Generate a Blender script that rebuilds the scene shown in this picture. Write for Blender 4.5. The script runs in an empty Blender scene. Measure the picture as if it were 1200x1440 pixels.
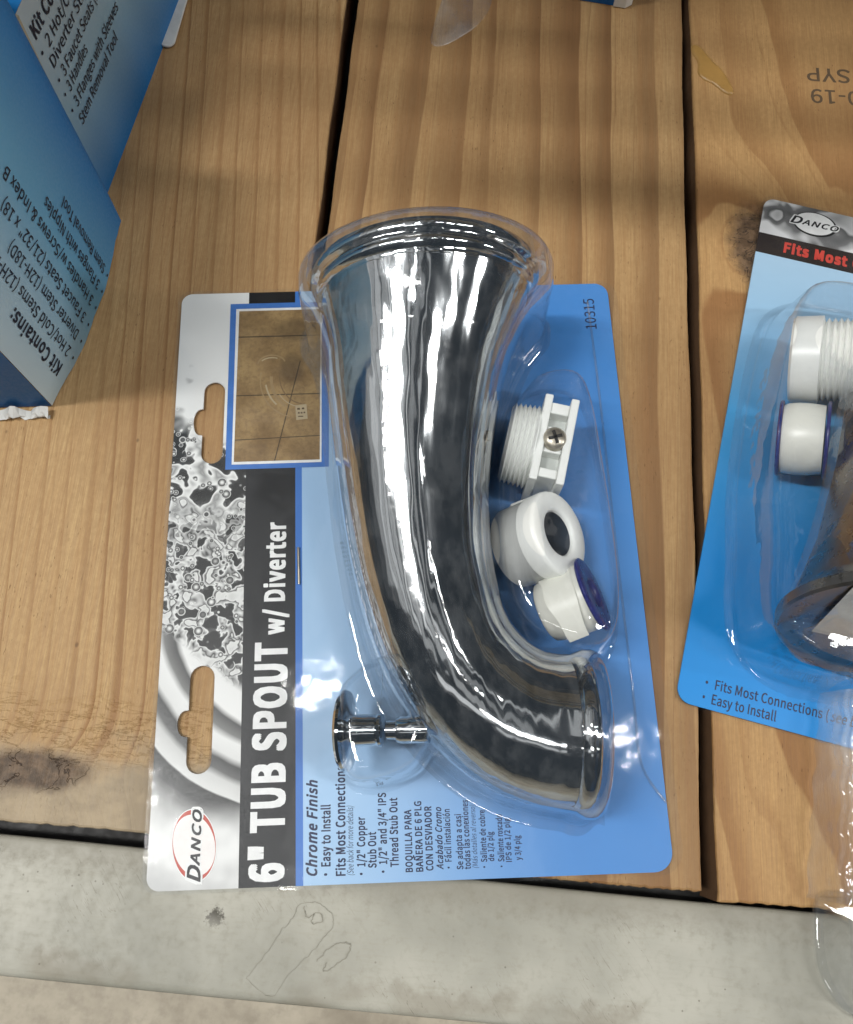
import bpy, bmesh, math, random
from mathutils import Vector, Matrix
random.seed(7)
scene = bpy.context.scene
col = scene.collection
MM = 0.001

# ------------------------------------------------------------------ camera, world, lamps, exposure
cam_data = bpy.data.cameras.new('camera')
cam = bpy.data.objects.new('camera', cam_data); col.objects.link(cam)
cam_data.sensor_fit = 'HORIZONTAL'; cam_data.sensor_width = 36.0
cam_data.lens = 36.0 * 1210.78 / 1200.0
cam_data.clip_start = 0.01; cam_data.clip_end = 50
cam.matrix_world = (Matrix.Translation((0, 0, .28605)) @ Matrix.Rotation(.052714, 4, 'Z')
                    @ Matrix.Rotation(.316881, 4, 'X') @ Matrix.Rotation(.022835, 4, 'Z'))
scene.camera = cam

world = bpy.data.worlds.new('World'); scene.world = world; world.use_nodes = True
world.node_tree.nodes['Background'].inputs[0].default_value = (.66, .83, 1, 1)
world.node_tree.nodes['Background'].inputs[1].default_value = .035

def lamp(name, loc, sx, sy, power, color=(1, .985, .955)):
    l = bpy.data.lights.new(name, 'AREA'); l.shape = 'RECTANGLE'; l.size = sx; l.size_y = sy
    l.energy = power; l.color = color
    o = bpy.data.objects.new(name, l); col.objects.link(o); o.location = loc
    o.rotation_euler = (0, math.atan2(loc[0], loc[2]), 0)      # tilted sideways towards the shelf
    return o
for lx_, ly_, lz_, sx_, sy_, pw_ in ((-1.75, -.22, 4.0, 1.0, .26, 72), (-.52, .45, 4.0, .16, .12, 4), (-.52, -.50, 4.0, .18, .10, 3), (-.4, -1.9, 4.0, 1.2, .18, 14),
                                   (1.8, -.12, 4.0, .6, .26, 28), (3.2, -.35, 4.0, .8, .2, 34), (4.6, -.1, 2.3, .5, .14, 40), (-3.0, -.05, 4.0, .8, .24, 28), (.98, .35, 4.2, .12, .08, 1.6)):  # the low lamp at the right is added to brighten the carton faces
    lamp('high_bay_or_fill_lamp', (lx_, ly_, lz_), sx_, sy_, pw_)
for lx_, ly_, sx_, sy_, rad_ in ((-9.0, .3, 2.2, 5.0, .22), (-6.6, .2, 1.2, 4.4, .34), (-2.3, -2.7, 2.4, .5, .7), (-.4, -3.0, 1.4, .4, .5), (-4.9, .6, .7, 4.4, .5), (-3.9, .0, .5, 3.4, .30), (-3.1, .8, .35, 4.6, .6), (-2.4, .2, .6, 4.0, .30),
                                 (-1.65, .9, .25, 3.6, .6), (-1.15, .1, .5, 4.2, .30), (-.55, 1.0, .16, 3.0, .5), (-.1, .4, .3, 4.0, .20), (.55, .9, .14, 3.2, .4)):
    lamp('chrome_streak_lamp', (lx_, ly_, 4.3), sx_, sy_, rad_ * math.pi * sx_ * sy_)  # dim strips added only to lay soft streaks in the chrome

vs = scene.view_settings
vs.view_transform = 'Standard'; vs.look = 'None'; vs.gamma = 1; vs.exposure = 0.34
scene.cycles.use_denoising = True
scene.cycles.max_bounces = 7; scene.cycles.transparent_max_bounces = 20
scene.cycles.glossy_bounces = 4; scene.cycles.diffuse_bounces = 3
scene.cycles.adaptive_threshold = .03
scene.cycles.caustics_reflective = False; scene.cycles.caustics_refractive = False
scene.cycles.sample_clamp_indirect = 4

# ------------------------------------------------------------------ node expression helper
def lin(r, g, b):
    f = lambda c: (c / 255 / 12.92) if c / 255 <= .04045 else ((c / 255 + .055) / 1.055) ** 2.4
    return (f(r), f(g), f(b), 1)

class S:
    def __init__(s, t, sock): s.t, s.s = t, sock
    def _m(s, op, *a, clamp=False):
        n = s.t.nodes.new('ShaderNodeMath'); n.operation = op; n.use_clamp = clamp
        for i, x in enumerate((s,) + a):
            if isinstance(x, S): s.t.links.new(x.s, n.inputs[i])
            else: n.inputs[i].default_value = x
        return S(s.t, n.outputs[0])
    def __add__(s, o): return s._m('ADD', o)
    def __sub__(s, o): return s._m('SUBTRACT', o)
    def __mul__(s, o): return s._m('MULTIPLY', o)
    def __truediv__(s, o): return s._m('DIVIDE', o)
    def __rsub__(s, o): return s._m('MULTIPLY', -1.0)._m('ADD', o)
    __radd__ = __add__; __rmul__ = __mul__
    def __neg__(s): return s * -1.0
    def gt(s, o): return s._m('GREATER_THAN', o)
    def lt(s, o): return s._m('LESS_THAN', o)
    def fract(s): return s._m('FRACT')
    def abs(s): return s._m('ABSOLUTE')
    def sqrt(s): return s._m('SQRT')
    def exp(s): return s._m('EXPONENT')
    def sin(s): return s._m('SINE')
    def max(s, o): return s._m('MAXIMUM', o)
    def min(s, o): return s._m('MINIMUM', o)
    def clamp(s): return s._m('ADD', 0.0, clamp=True)
    def step(s, a, b, lo=0.0, hi=1.0):
        n = s.t.nodes.new('ShaderNodeMapRange'); n.interpolation_type = 'SMOOTHSTEP'
        s.t.links.new(s.s, n.inputs[0])
        for i, v in enumerate((a, b, lo, hi)): n.inputs[i + 1].default_value = v
        return S(s.t, n.outputs[0])

class Mat:
    def __init__(m, name):
        m.m = bpy.data.materials.new(name); m.m.use_nodes = True
        m.t = m.m.node_tree; m.n = m.t.nodes; m.n.clear()
        m.out = m.n.new('ShaderNodeOutputMaterial')
    def coords(m):
        c = m.n.new('ShaderNodeTexCoord'); x = m.n.new('ShaderNodeSeparateXYZ')
        m.t.links.new(c.outputs['Object'], x.inputs[0])
        return S(m.t, x.outputs[0]), S(m.t, x.outputs[1]), S(m.t, x.outputs[2])
    def vec(m, x, y, z=0.0):
        n = m.n.new('ShaderNodeCombineXYZ')
        for i, v in enumerate((x, y, z)):
            if isinstance(v, S): m.t.links.new(v.s, n.inputs[i])
            else: n.inputs[i].default_value = v
        return n.outputs[0]
    def noise(m, vec, scale=1.0, detail=2.0, rough=.5, dist=0.0):
        n = m.n.new('ShaderNodeTexNoise'); m.t.links.new(vec, n.inputs['Vector'])
        n.inputs['Scale'].default_value = scale; n.inputs['Detail'].default_value = detail
        n.inputs['Roughness'].default_value = rough; n.inputs['Distortion'].default_value = dist
        return S(m.t, n.outputs[0])
    def voro(m, vec, scale=1.0, feature='F1', rand=1.0):
        n = m.n.new('ShaderNodeTexVoronoi'); n.feature = feature; m.t.links.new(vec, n.inputs['Vector'])
        n.inputs['Scale'].default_value = scale; n.inputs['Randomness'].default_value = rand
        return S(m.t, n.outputs[0])
    def mix(m, f, a, b, mode='MIX'):
        n = m.n.new('ShaderNodeMix'); n.data_type = 'RGBA'; n.blend_type = mode
        for sock, v in ((n.inputs[0], f), (n.inputs[6], a), (n.inputs[7], b)):
            if isinstance(v, S): m.t.links.new(v.s, sock)
            else: sock.default_value = v
        return S(m.t, n.outputs[2])
    def ramp(m, f, stops, interp='LINEAR'):
        n = m.n.new('ShaderNodeValToRGB'); n.color_ramp.interpolation = interp
        e = n.color_ramp.elements
        while len(e) < len(stops): e.new(.5)
        for el, (p, c) in zip(e, stops): el.position = p; el.color = c
        m.t.links.new(f.s, n.inputs[0]); return S(m.t, n.outputs[0])
    def bump(m, h, strength=.3, dist=.001):
        n = m.n.new('ShaderNodeBump'); n.inputs['Strength'].default_value = strength
        n.inputs['Distance'].default_value = dist; m.t.links.new(h.s, n.inputs['Height']); return n.outputs[0]
    def pbr(m, color, rough=.5, metal=0.0, normal=None, spec=.5, **kw):
        b = m.n.new('ShaderNodeBsdfPrincipled')
        for key, v in (('Base Color', color), ('Roughness', rough), ('Metallic', metal), ('Specular IOR Level', spec)) + tuple(kw.items()):
            if isinstance(v, S): m.t.links.new(v.s, b.inputs[key])
            else: b.inputs[key].default_value = v
        if normal is not None: m.t.links.new(normal, b.inputs['Normal'])
        m.t.links.new(b.outputs[0], m.out.inputs[0]); return m.m

# ------------------------------------------------------------------ materials
def wood(name, freq, slope, seed, late=.75, warp=.5, bend=0.0, knots=(), early=(208, 166, 112), dark=(150, 99, 54),
         tone=1.0, sharp=.55, pith=None, weather=None):
    m = Mat(name); x, y, z = m.coords(); x = x * 1000.0; y = y * 1000.0; z = z * 1000.0
    w = m.noise(m.vec(x * .012 + seed, y * .004), 1.0, 2, .5) - .5
    w2 = m.noise(m.vec(x * .05 + seed, y * .012), 1.0, 2, .5) - .5
    if pith:      # cathedral figure: rings around a pith running under the face at a slant
        px, py, sl = pith
        dx = x - px + w * 26.0; dz = (y - py) * sl
        t = ((dx * dx + dz * dz).sqrt()) * freq + w2 * warp
    else:
        t = (x + y * slope + z * .4) * freq + w * (warp * 4.0) + w2 * warp
        if bend: t = t + (y * .01) * (y * .01) * bend
    kd = None
    for (kx, ky, rx, ry, amp) in knots:
        ddx = (x - kx) / rx; ddy = (y - ky) / ry
        d2 = ddx * ddx + ddy * ddy
        t = t + (d2 * -.35).exp() * amp
        dd = d2.sqrt() + (m.noise(m.vec(x * .12, y * .12, seed), 1.0, 4, .6) - .5) * .7
        k = dd.step(1.15, .55)
        kd = k if kd is None else kd.max(k)
    t = t + (m.noise(m.vec(t * .9, seed * 3.1, y * .0015), 1.0, 1, .5) - .5) * 1.3
    f = t.fract()
    strength = m.noise(m.vec(t * .55, seed, y * .003), 1.0, 1, .5).step(.3, .7, .45, 1.0)
    lw = f.step(1 - sharp, .93) * f.step(1.0, .965) * strength * late
    f2 = (t * 2.37 + m.noise(m.vec(x * .03, y * .006, seed + 20), 1.0, 1) * 1.5).fract()
    lw = lw.max(f2.step(.78, .92) * f2.step(1.0, .955) * strength * (late * .38))
    fib = m.noise(m.vec(x * 2.6, y * .06, seed), 1.0, 4, .65)
    fib2 = m.noise(m.vec(x * .7, y * .012, seed + 4), 1.0, 3, .6)
    tonev = m.noise(m.vec(x * .018 + 9, y * .009, seed), 1.0, 3, .5)
    c = m.mix(lw, lin(*early), lin(*dark))
    c = m.mix(fib.step(.25, .75, .40, 0), c, lin(112, 76, 44))
    c = m.mix(fib2.step(.35, .75, 0.0, .30), c, lin(160, 117, 74))
    c = m.mix(tonev.step(.38, .68, 0.0, .42), c, lin(138, 102, 66))
    # pores, dents, grime specks
    pore = m.noise(m.vec(x * 3.2, y * .28, seed + 2), 1.0, 2, .5).step(.70, .78)
    patch = m.noise(m.vec(x * .03, y * .02, seed + 6), 1.0, 2).step(.45, .65)
    c = m.mix(pore * patch * .45, c, lin(92, 60, 34))
    speck = m.voro(m.vec(x * .07, y * .05, seed), 1.0).step(.06, .02) * m.noise(m.vec(x * .03, y * .03, seed + 11), 1.0, 1).step(.5, .6)
    c = m.mix(speck * .55, c, lin(70, 46, 28))
    mott = m.noise(m.vec(x * .55, y * .4, seed + 1), 1.0, 4, .7)
    c = m.mix(mott.step(.35, .68, .20, 0.0), c, lin(132, 94, 56))
    dash = m.noise(m.vec(x * 2.1, y * .45, seed + 5), 1.0, 1, .5).step(.69, .76) * m.noise(m.vec(x * .05, y * .03, seed + 8), 1.0, 2).step(.42, .62)
    c = m.mix(dash * .55, c, lin(96, 66, 38))
    hgt = fib * .5 - lw * .5 - dash * .6 + mott * .3
    if weather:
        wy0, wy1, knx, kny = weather
        n1 = m.noise(m.vec(x * .06, y * .10, seed), 1.0, 4, .6)
        g = (y + n1 * 22.0).step(wy0, wy1)
        c = m.mix(g * .85, c, m.mix(n1.step(.35, .65), lin(146, 134, 114), lin(172, 157, 132)))
        crack = m.noise(m.vec(x * .10, y * .42, seed + 7), 1.0, 5, .62, .6)
        cb = (crack - .5).abs().step(.022, .0) * (y + n1 * 30).step(44, 22) * (y + n1 * 10).step(2, 14)
        c = m.mix(cb * .13, c, lin(104, 80, 54))
        hgt = hgt - cb * .8
    if kd is not None:
        kn = m.noise(m.vec(x * .25, y * .25, seed), 1.0, 4, .65)
        c = m.mix(kd * .9, c, m.mix(kn.step(.35, .7), lin(66, 51, 40), lin(112, 91, 72)))
        kcr = (m.noise(m.vec(x * .10, y * .16, seed + 3), 1.0, 3, .6, .8) - .5).abs().step(.02, 0.0)
        c = m.mix(kd * kcr * .8, c, lin(40, 30, 24))
        hgt = hgt - kd * kcr
    if tone != 1.0: c = m.mix(1.0, c, (tone, tone, tone, 1), 'MULTIPLY')
    return m.pbr(c, fib.step(.3, .7, .5, .68), 0, m.bump(hgt, .55, .00035), .35)

def plain(name, rgb, rough=.5, metal=0.0, spec=.5, **kw):
    m = Mat(name); x, y, z = m.coords()
    n = m.noise(m.vec(x * 1000, y * 1000, z * 1000), .25, 4, .6)
    r, g, b, _ = lin(*rgb)
    c = m.mix(n.step(.3, .7), (r * .93, g * .93, b * .93, 1), (min(1, r * 1.05), min(1, g * 1.05), min(1, b * 1.05), 1))
    return m.pbr(c, n.step(.3, .7, rough * .85, min(1, rough * 1.15)), metal, None, spec, **kw)

def chrome(name):
    m = Mat(name); x, y, z = m.coords()
    n = m.noise(m.vec(x * 1000, y * 80, z * 1000), .19, 1, .5)
    s = m.noise(m.vec(x * 1000, y * 1000, z * 1000), .05, 2, .5)
    c = m.mix(s.step(.35, .7), lin(206, 209, 211), lin(222, 225, 227))
    return m.pbr(c, s.step(.35, .75, .055, .09), 1.0, m.bump(n, .25, .0012))

def clear_plastic(name, haze=.025, tint=(.965, .975, .985), wav=.14, wscale=.05, base=.055, rough=.035, power=2.6, fine=.008, hscale=.03):
    m = Mat(name); x, y, z = m.coords(); x = x * 1000.0; y = y * 1000.0; z = z * 1000.0
    n = m.noise(m.vec(x, y, z), wscale, 3, .55) + m.noise(m.vec(x, y, z), wscale * 9, 3, .5) * fine
    nb = m.bump(n, wav, .004)
    lw = m.n.new('ShaderNodeLayerWeight'); lw.inputs[0].default_value = .5
    m.t.links.new(nb, lw.inputs['Normal'])
    f = S(m.t, lw.outputs['Facing'])._m('POWER', power) * .80 + base
    tr = m.n.new('ShaderNodeBsdfTransparent'); tr.inputs[0].default_value = (*tint, 1)
    gl = m.n.new('ShaderNodeBsdfGlossy'); gl.inputs['Roughness'].default_value = rough
    gl.inputs[0].default_value = (.95, .96, .97, 1); m.t.links.new(nb, gl.inputs['Normal'])
    df = m.n.new('ShaderNodeBsdfDiffuse'); df.inputs[0].default_value = (.85, .88, .9, 1)
    hz = (m.noise(m.vec(x, y * .5, z), hscale, 4, .65).step(.4, .7, .25, 1.6)) * haze
    # fine scuffs
    sc = m.noise(m.vec(x * .9 + y * .25, y * .12, z), 1.0, 4, .6).step(.66, .75) * m.noise(m.vec(x, y, z), .04, 2).step(.5, .65)
    hz = hz + sc * .06
    m1 = m.n.new('ShaderNodeMixShader'); m.t.links.new(hz.s, m1.inputs[0]); m.t.links.new(tr.outputs[0], m1.inputs[1]); m.t.links.new(df.outputs[0], m1.inputs[2])
    m2 = m.n.new('ShaderNodeMixShader'); m.t.links.new(f.s, m2.inputs[0]); m.t.links.new(m1.outputs[0], m2.inputs[1]); m.t.links.new(gl.outputs[0], m2.inputs[2])
    m.t.links.new(m2.outputs[0], m.out.inputs[0]); return m.m

def white_plastic(name, rgb=(238, 240, 236)):
    m = Mat(name)
    return m.pbr(lin(*rgb), .32, 0, None, .5)

def card_print():
    m = Mat('printed_card'); u, v, z = m.coords(); u = u * 1000.0; v = v * 1000.0
    # black and white splash photograph: sheets of water, drops of several sizes
    g0 = lambda k: lin(k, k, int(k * .99))
    q = m.noise(m.vec(u, v), .095, 2, .5, .2)
    q2 = m.noise(m.vec(u + 40, v), .19, 2, .5, .3)
    sp = m.ramp(q, [(0, g0(22)), (.43, g0(34)), (.462, g0(70)), (.475, g0(244)), (.50, g0(226)), (.55, g0(150)), (.585, g0(196)), (.60, g0(58)), (.615, g0(236)), (.70, g0(214))])
    sp2 = m.ramp(q2, [(0, g0(18)), (.42, g0(40)), (.455, g0(96)), (.47, g0(240)), (.52, g0(188)), (.56, g0(120)), (.575, g0(30)), (.60, g0(228)), (.72, g0(206))])
    sp = m.mix(v.step(24, 0), sp, sp2)
    for k_, (sc_, th_) in enumerate(((.16, .40), (.29, .42), (.075, .50))):
        cell = m.voro(m.vec(u + 13.0 * k_, v + 7.0 * k_), sc_)
        lim = .30 if k_ < 2 else .26
        on = cell.step(lim, lim - .03) * m.noise(m.vec(u + 21.0 * k_, v), .05, 1).step(th_, th_ + .05)
        sh_ = m.ramp(cell / lim, [(0, g0(250)), (.28, g0(222)), (.5, g0(120)), (.74, g0(60)), (.86, g0(232)), (1, g0(46))])
        sp = m.mix(on, sp, sh_)
    top = (v + (q - .5) * 40.0 + u * .25 + 17).step(40, 52)
    left = m.mix(top, sp, g0(238))
    grain = m.noise(m.vec(u + 10, v), .10, 2).step(.66, .74) * v.step(95, 60)
    left = m.mix(grain * top * .5, left, g0(110))
    # photographed chrome pipe, arcs
    du = u + 30.0; dv = v + 15.0
    r = (du * du + dv * dv).sqrt() + (m.noise(m.vec(u, v), .05, 2) - .5) * 3.0
    pipe = m.ramp(r.step(0, 100)._m('MULTIPLY', 1.0), [(0, g0(200)), (1, g0(200))])
    rr = (r - 36.0) / 50.0
    pipe = m.ramp(rr, [(0, g0(90)), (.06, g0(235)), (.20, g0(240)), (.235, g0(70)), (.30, g0(120)), (.34, g0(235)), (.42, g0(225)), (.46, g0(60)), (.52, g0(95)),
                       (.56, g0(205)), (.645, g0(222)), (.655, g0(52)), (.74, g0(80)), (.82, g0(150)), (1, g0(214))])
    pm = (v * .75 + u * .55 + (q2 - .5) * 8.0).step(-60, -63.5)
    left = m.mix(pm, left, pipe)
    soft = m.noise(m.vec(u, v), .07, 2).step(.3, .7)
    left = m.mix(v.step(-78, -88), left, m.mix(soft, g0(196), g0(236)))
    # bands
    c = left
    blue_l = m.mix(u.step(-34, 62), lin(170, 204, 236), lin(66, 134, 206))
    blue_l = m.mix(m.noise(m.vec(u, v), .02, 2).step(.3, .7, 0, .18), blue_l, lin(120, 172, 226))
    sh = v * -.0135
    ub = u - sh * 1.0
    c = m.mix(ub.gt(-54.0), c, lin(16, 17, 20))
    c = m.mix(ub.gt(-36.6), c, lin(60, 118, 198))
    c = m.mix(ub.gt(-34.3), c, blue_l)
    n = m.noise(m.vec(u, v), 1.2, 3, .6)
    return m.pbr(c, n.step(.3, .7, .34, .46), 0, None, .45)

def tile_print():
    m = Mat('printed_tile_photo'); u, v, z = m.coords(); u = u * 1000.0; v = v * 1000.0
    n = m.noise(m.vec(u, v), .06, 5, .6); n2 = m.noise(m.vec(u, v), .6, 4, .65)
    c = m.mix(n.step(.3, .7), lin(128, 100, 62), lin(176, 146, 98))
    c = m.mix(n2.step(.4, .7, 0, .35), c, lin(96, 72, 42))
    blot = ((u - 6) * (u - 6) * .012 + (v - 22) * (v - 22) * .03).step(1.0, .2) * .5
    blot2 = ((u - 5) * (u - 5) * .03 + (v - 6) * (v - 6) * .018).step(1.0, .2) * .5
    c = m.mix(blot.max(blot2), c, lin(84, 66, 44))
    ln = (v - 19.5).abs().step(.35, .15).max((v + 4.5).abs().step(.3, .12)).max((v + 21.5 - u * .03).abs().step(.25, .1))
    l2 = (u - 6 - v * .22).abs().step(.28, .12) * v.lt(9.0)
    c = m.mix(ln.max(l2) * .85, c, lin(52, 40, 28))
    return m.pbr(c, .42, 0, None, .45)

def carton_print(name, axis, a, b, ca, cb, cc):
    m = Mat(name); xyz = m.coords(); t = xyz[axis] * 1000.0
    n = m.noise(m.vec(xyz[0] * 1000.0, xyz[1] * 1000.0, xyz[2] * 1000.0), .03, 3, .5)
    f = ((t - a) / (b - a) + (n - .5) * .12).clamp()
    c = m.ramp(f, [(0, lin(*ca)), (.5, lin(*cb)), (1, lin(*cc))])
    n2 = m.noise(m.vec(xyz[0] * 1000.0, xyz[1] * 1000.0, xyz[2] * 1000.0), .9, 3, .6)
    return m.pbr(c, n2.step(.3, .7, .42, .58), 0, m.bump(n, .2, .002), .4)

def beam_paint():
    m = Mat('grey_beam_paint'); x, y, z = m.coords(); x = x * 1000.0; y = y * 1000.0; z = z * 1000.0
    n = m.noise(m.vec(x, y, z), .02, 4, .55); n2 = m.noise(m.vec(x * .9, y * .9, z), .35, 5, .65)
    c = m.mix(n.step(.3, .7), lin(146, 145, 134), lin(178, 176, 164))
    c = m.mix(n2.step(.48, .75, 0, .28), c, lin(132, 128, 115))
    wipe = m.noise(m.vec(x * .12 + y * .03, y * .9, 3), 1.0, 4, .6)
    c = m.mix(wipe.step(.5, .72, 0, .22), c, lin(150, 146, 130))
    sp = m.voro(m.vec(x, y, z), .03)
    rag = m.noise(m.vec(x, y, z), .9, 4, .7)
    spots = (sp + (rag - .5) * .22).step(.10, .05) * m.noise(m.vec(x, y, z), .013, 1).step(.42, .50)
    c = m.mix(spots * .95, c, lin(66, 62, 54))
    tiny = m.voro(m.vec(x, y, z), .22).step(.085, .04) * m.noise(m.vec(x + 30, y, z), .03, 2).step(.45, .6)
    c = m.mix(tiny * .6, c, lin(92, 86, 74))
    edge = (y + (m.noise(m.vec(x, y, z), .11, 4, .65) - .5) * 20.0)
    ed = edge.step(-8, -15.5) * m.noise(m.vec(x, y * 2.0, z), .022, 3).step(.46, .6)
    c = m.mix(ed * .38, c, lin(110, 98, 78))
    scr = m.noise(m.vec(x * .35 + y * .28, x * .02 - y * .025, 5), 1.0, 3, .5)
    sc = (scr - .5).abs().step(.006, .0) * m.noise(m.vec(x, y, 2), .025, 2).step(.52, .62)
    c = m.mix(sc * .5, c, lin(104, 98, 84))
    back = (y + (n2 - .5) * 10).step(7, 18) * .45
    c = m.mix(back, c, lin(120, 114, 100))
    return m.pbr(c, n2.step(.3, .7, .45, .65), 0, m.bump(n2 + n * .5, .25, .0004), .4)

def floor_mat():
    m = Mat('concrete_floor'); x, y, z = m.coords()
    n = m.noise(m.vec(x, y), 5, 6, .65); n2 = m.noise(m.vec(x, y), 60, 4, .6)
    c = m.mix(n.step(.3, .7), lin(150, 140, 122), lin(196, 186, 166))
    c = m.mix(n2.step(.4, .7, 0, .35), c, lin(120, 110, 94))
    return m.pbr(c, .45, 0, None, .4)

M = {}
M['chrome'] = chrome('polished_chrome')
M['satin'] = plain('satin_metal', (150, 145, 138), .30, 1.0)
M['clear'] = clear_plastic('clear_blister_plastic')
M['clear_spout'] = clear_plastic('clear_spout_blister', haze=.028, hscale=.16, wav=.12, wscale=.045, base=.07, fine=.006, power=2.3, rough=.07, tint=(.94, .95, .96))
M['sheet'] = clear_plastic('clear_plastic_sheet', haze=.011, wav=.10, wscale=.03, base=.035, rough=.06, fine=.008)
M['clear2'] = clear_plastic('thick_clear_plastic', haze=.07, tint=(.95, .955, .955), wav=.05, wscale=.05, base=.05, fine=.01)
M['clear_low'] = clear_plastic('clear_cavity_plastic', haze=.02, base=.03, power=3.4, rough=.05)
M['milky'] = clear_plastic('milky_clear_plastic', haze=.22, tint=(.93, .93, .92), wav=.2, wscale=.08, base=.07, fine=.03)
M['white'] = white_plastic('white_plastic')
M['tape'] = white_plastic('white_thread_tape', (232, 232, 222))
M['navy'] = plain('navy_plastic', (26, 34, 112), .3)
M['recess'] = plain('shaded_white_plastic', (206, 210, 206), .45)  # greyer copy of the white plastic, recess shade put into its colour
M['steel'] = plain('nickel_screw', (190, 182, 166), .34, .85)
M['bore'] = plain('dark_bore', (52, 62, 74), .4)
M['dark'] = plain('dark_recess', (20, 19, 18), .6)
M['ink'] = plain('black_ink', (18, 19, 24), .45)
M['ink_blue'] = plain('dark_blue_ink', (22, 34, 72), .45)
M['ink_carton'] = plain('carton_ink', (16, 30, 52), .5)
M['ink_white'] = plain('white_ink', (240, 240, 238), .42)
M['ink_red'] = plain('red_ink', (196, 84, 70), .45)
M['ink_red2'] = plain('bright_red_ink', (206, 70, 58), .45)
M['ink_pink'] = plain('white_badge_ink', (244, 238, 234), .42)
M['ink_ghost'] = plain('pale_print', (178, 156, 116), .45)
M['ink_stamp'] = plain('faded_stamp_ink', (92, 74, 54), .8)
M['ink_blueborder'] = plain('blue_border_ink', (62, 118, 196), .42)
M['card'] = card_print()
M['tile'] = tile_print()
M['paper'] = plain('white_paper', (226, 226, 222), .7)
M['tab'] = plain('grey_white_tab', (206, 206, 202), .6)
M['carton_edge'] = plain('raw_carton_board', (176, 164, 140), .8)
M['plank_edge'] = plain('shaded_plank_edge', (104, 76, 50), .8)  # side faces coloured darker so the plank gaps read as shade
M['beam'] = beam_paint()
M['floor'] = floor_mat()
M['resin'] = plain('hardened_resin', (168, 130, 72), .35)

# ------------------------------------------------------------------ mesh helpers (all lengths in millimetres)
def mesh(name, verts, faces, mat, parent=None, smooth=False):
    me = bpy.data.meshes.new(name)
    me.from_pydata([(a * MM, b * MM, c * MM) for a, b, c in verts], [], faces)
    me.validate(); me.update()
    bm = bmesh.new(); bm.from_mesh(me); bmesh.ops.recalc_face_normals(bm, faces=bm.faces); bm.to_mesh(me); bm.free()
    me.materials.append(mat)
    if smooth: me.polygons.foreach_set('use_smooth', [True] * len(me.polygons))
    o = bpy.data.objects.new(name, me); col.objects.link(o)
    if parent: o.parent = parent
    return o

def auto_smooth(o, deg=35):
    me = o.data; me.polygons.foreach_set('use_smooth', [True] * len(me.polygons))
    bm = bmesh.new(); bm.from_mesh(me)
    for e in bm.edges:
        if len(e.link_faces) == 2 and e.calc_face_angle(0) > math.radians(deg): e.smooth = False
    bm.to_mesh(me); bm.free(); return o

def empty(name, loc, rz=0.0):
    o = bpy.data.objects.new(name, None); col.objects.link(o); o.empty_display_size = .01
    o.location = [c * MM for c in loc]; o.rotation_euler = (0, 0, rz); return o

def tag(o, label=None, cat=None, group=None, kind=None):
    if label: o['label'] = label
    if cat: o['category'] = cat
    if group: o['group'] = group
    if kind: o['kind'] = kind
    return o

def grid_faces(nr, nc, closed_c=True, closed_r=False):
    F = []
    for i in range(nr if closed_r else nr - 1):
        for j in range(nc if closed_c else nc - 1):
            a = i * nc + j; b = i * nc + (j + 1) % nc; i2 = (i + 1) % nr
            F.append((a, b, i2 * nc + (j + 1) % nc, i2 * nc + j))
    return F

def offset_poly(P, d):
    """move each point of a closed counter-clockwise outline inwards by d"""
    n = len(P); out = []
    for i in range(n):
        a = Vector(P[i - 1]); b = Vector(P[i]); c = Vector(P[(i + 1) % n])
        t = (c - a); t = t / max(t.length, 1e-6)
        out.append((b.x - t.y * d, b.y + t.x * d))
    return out

def smooth_poly(P, n=3, cnt=140):
    for _ in range(n):
        Q = []
        for i in range(len(P)):
            a, b = P[i], P[(i + 1) % len(P)]
            Q += [(a[0] * .75 + b[0] * .25, a[1] * .75 + b[1] * .25), (a[0] * .25 + b[0] * .75, a[1] * .25 + b[1] * .75)]
        P = Q
    L = [0]
    for i in range(len(P)): L.append(L[-1] + (Vector(P[(i + 1) % len(P)]) - Vector(P[i])).length)
    out = []
    for k in range(cnt):
        s = L[-1] * k / cnt
        i = max(j for j in range(len(P)) if L[j] <= s)
        f = (s - L[i]) / max(L[i + 1] - L[i], 1e-9); a, b = P[i], P[(i + 1) % len(P)]
        out.append((a[0] + (b[0] - a[0]) * f, a[1] + (b[1] - a[1]) * f))
    return out

def ccw(P):
    A = sum(P[i][0] * P[(i + 1) % len(P)][1] - P[(i + 1) % len(P)][0] * P[i][1] for i in range(len(P)))
    return P if A > 0 else P[::-1]

def dome(name, P, rings, mat, parent, top_rings=6, base=(0, 0, 0), smooth=True, bottom=False):
    """outline P extruded through (inset, z) rings, top closed by shrinking rings"""
    P = ccw(P); n = len(P); V = []; cx = sum(p[0] for p in P) / n; cy = sum(p[1] for p in P) / n
    for d, zz in rings:
        V += [(x - base[0], y - base[1], zz - base[2]) for x, y in offset_poly(P, d)]
    last = offset_poly(P, rings[-1][0]); nr = len(rings)
    for k in range(1, top_rings):
        f = 1 - k / top_rings
        V += [(cx + (x - cx) * f - base[0], cy + (y - cy) * f - base[1], rings[-1][1] - base[2]) for x, y in last]; nr += 1
    F = grid_faces(nr, n)
    V.append((cx - base[0], cy - base[1], rings[-1][1] - base[2])); c = len(V) - 1
    F += [((nr - 1) * n + j, (nr - 1) * n + (j + 1) % n, c) for j in range(n)]
    if bottom: F.append(tuple(reversed(range(n))))
    return mesh(name, V, F, mat, parent, smooth)

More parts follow.
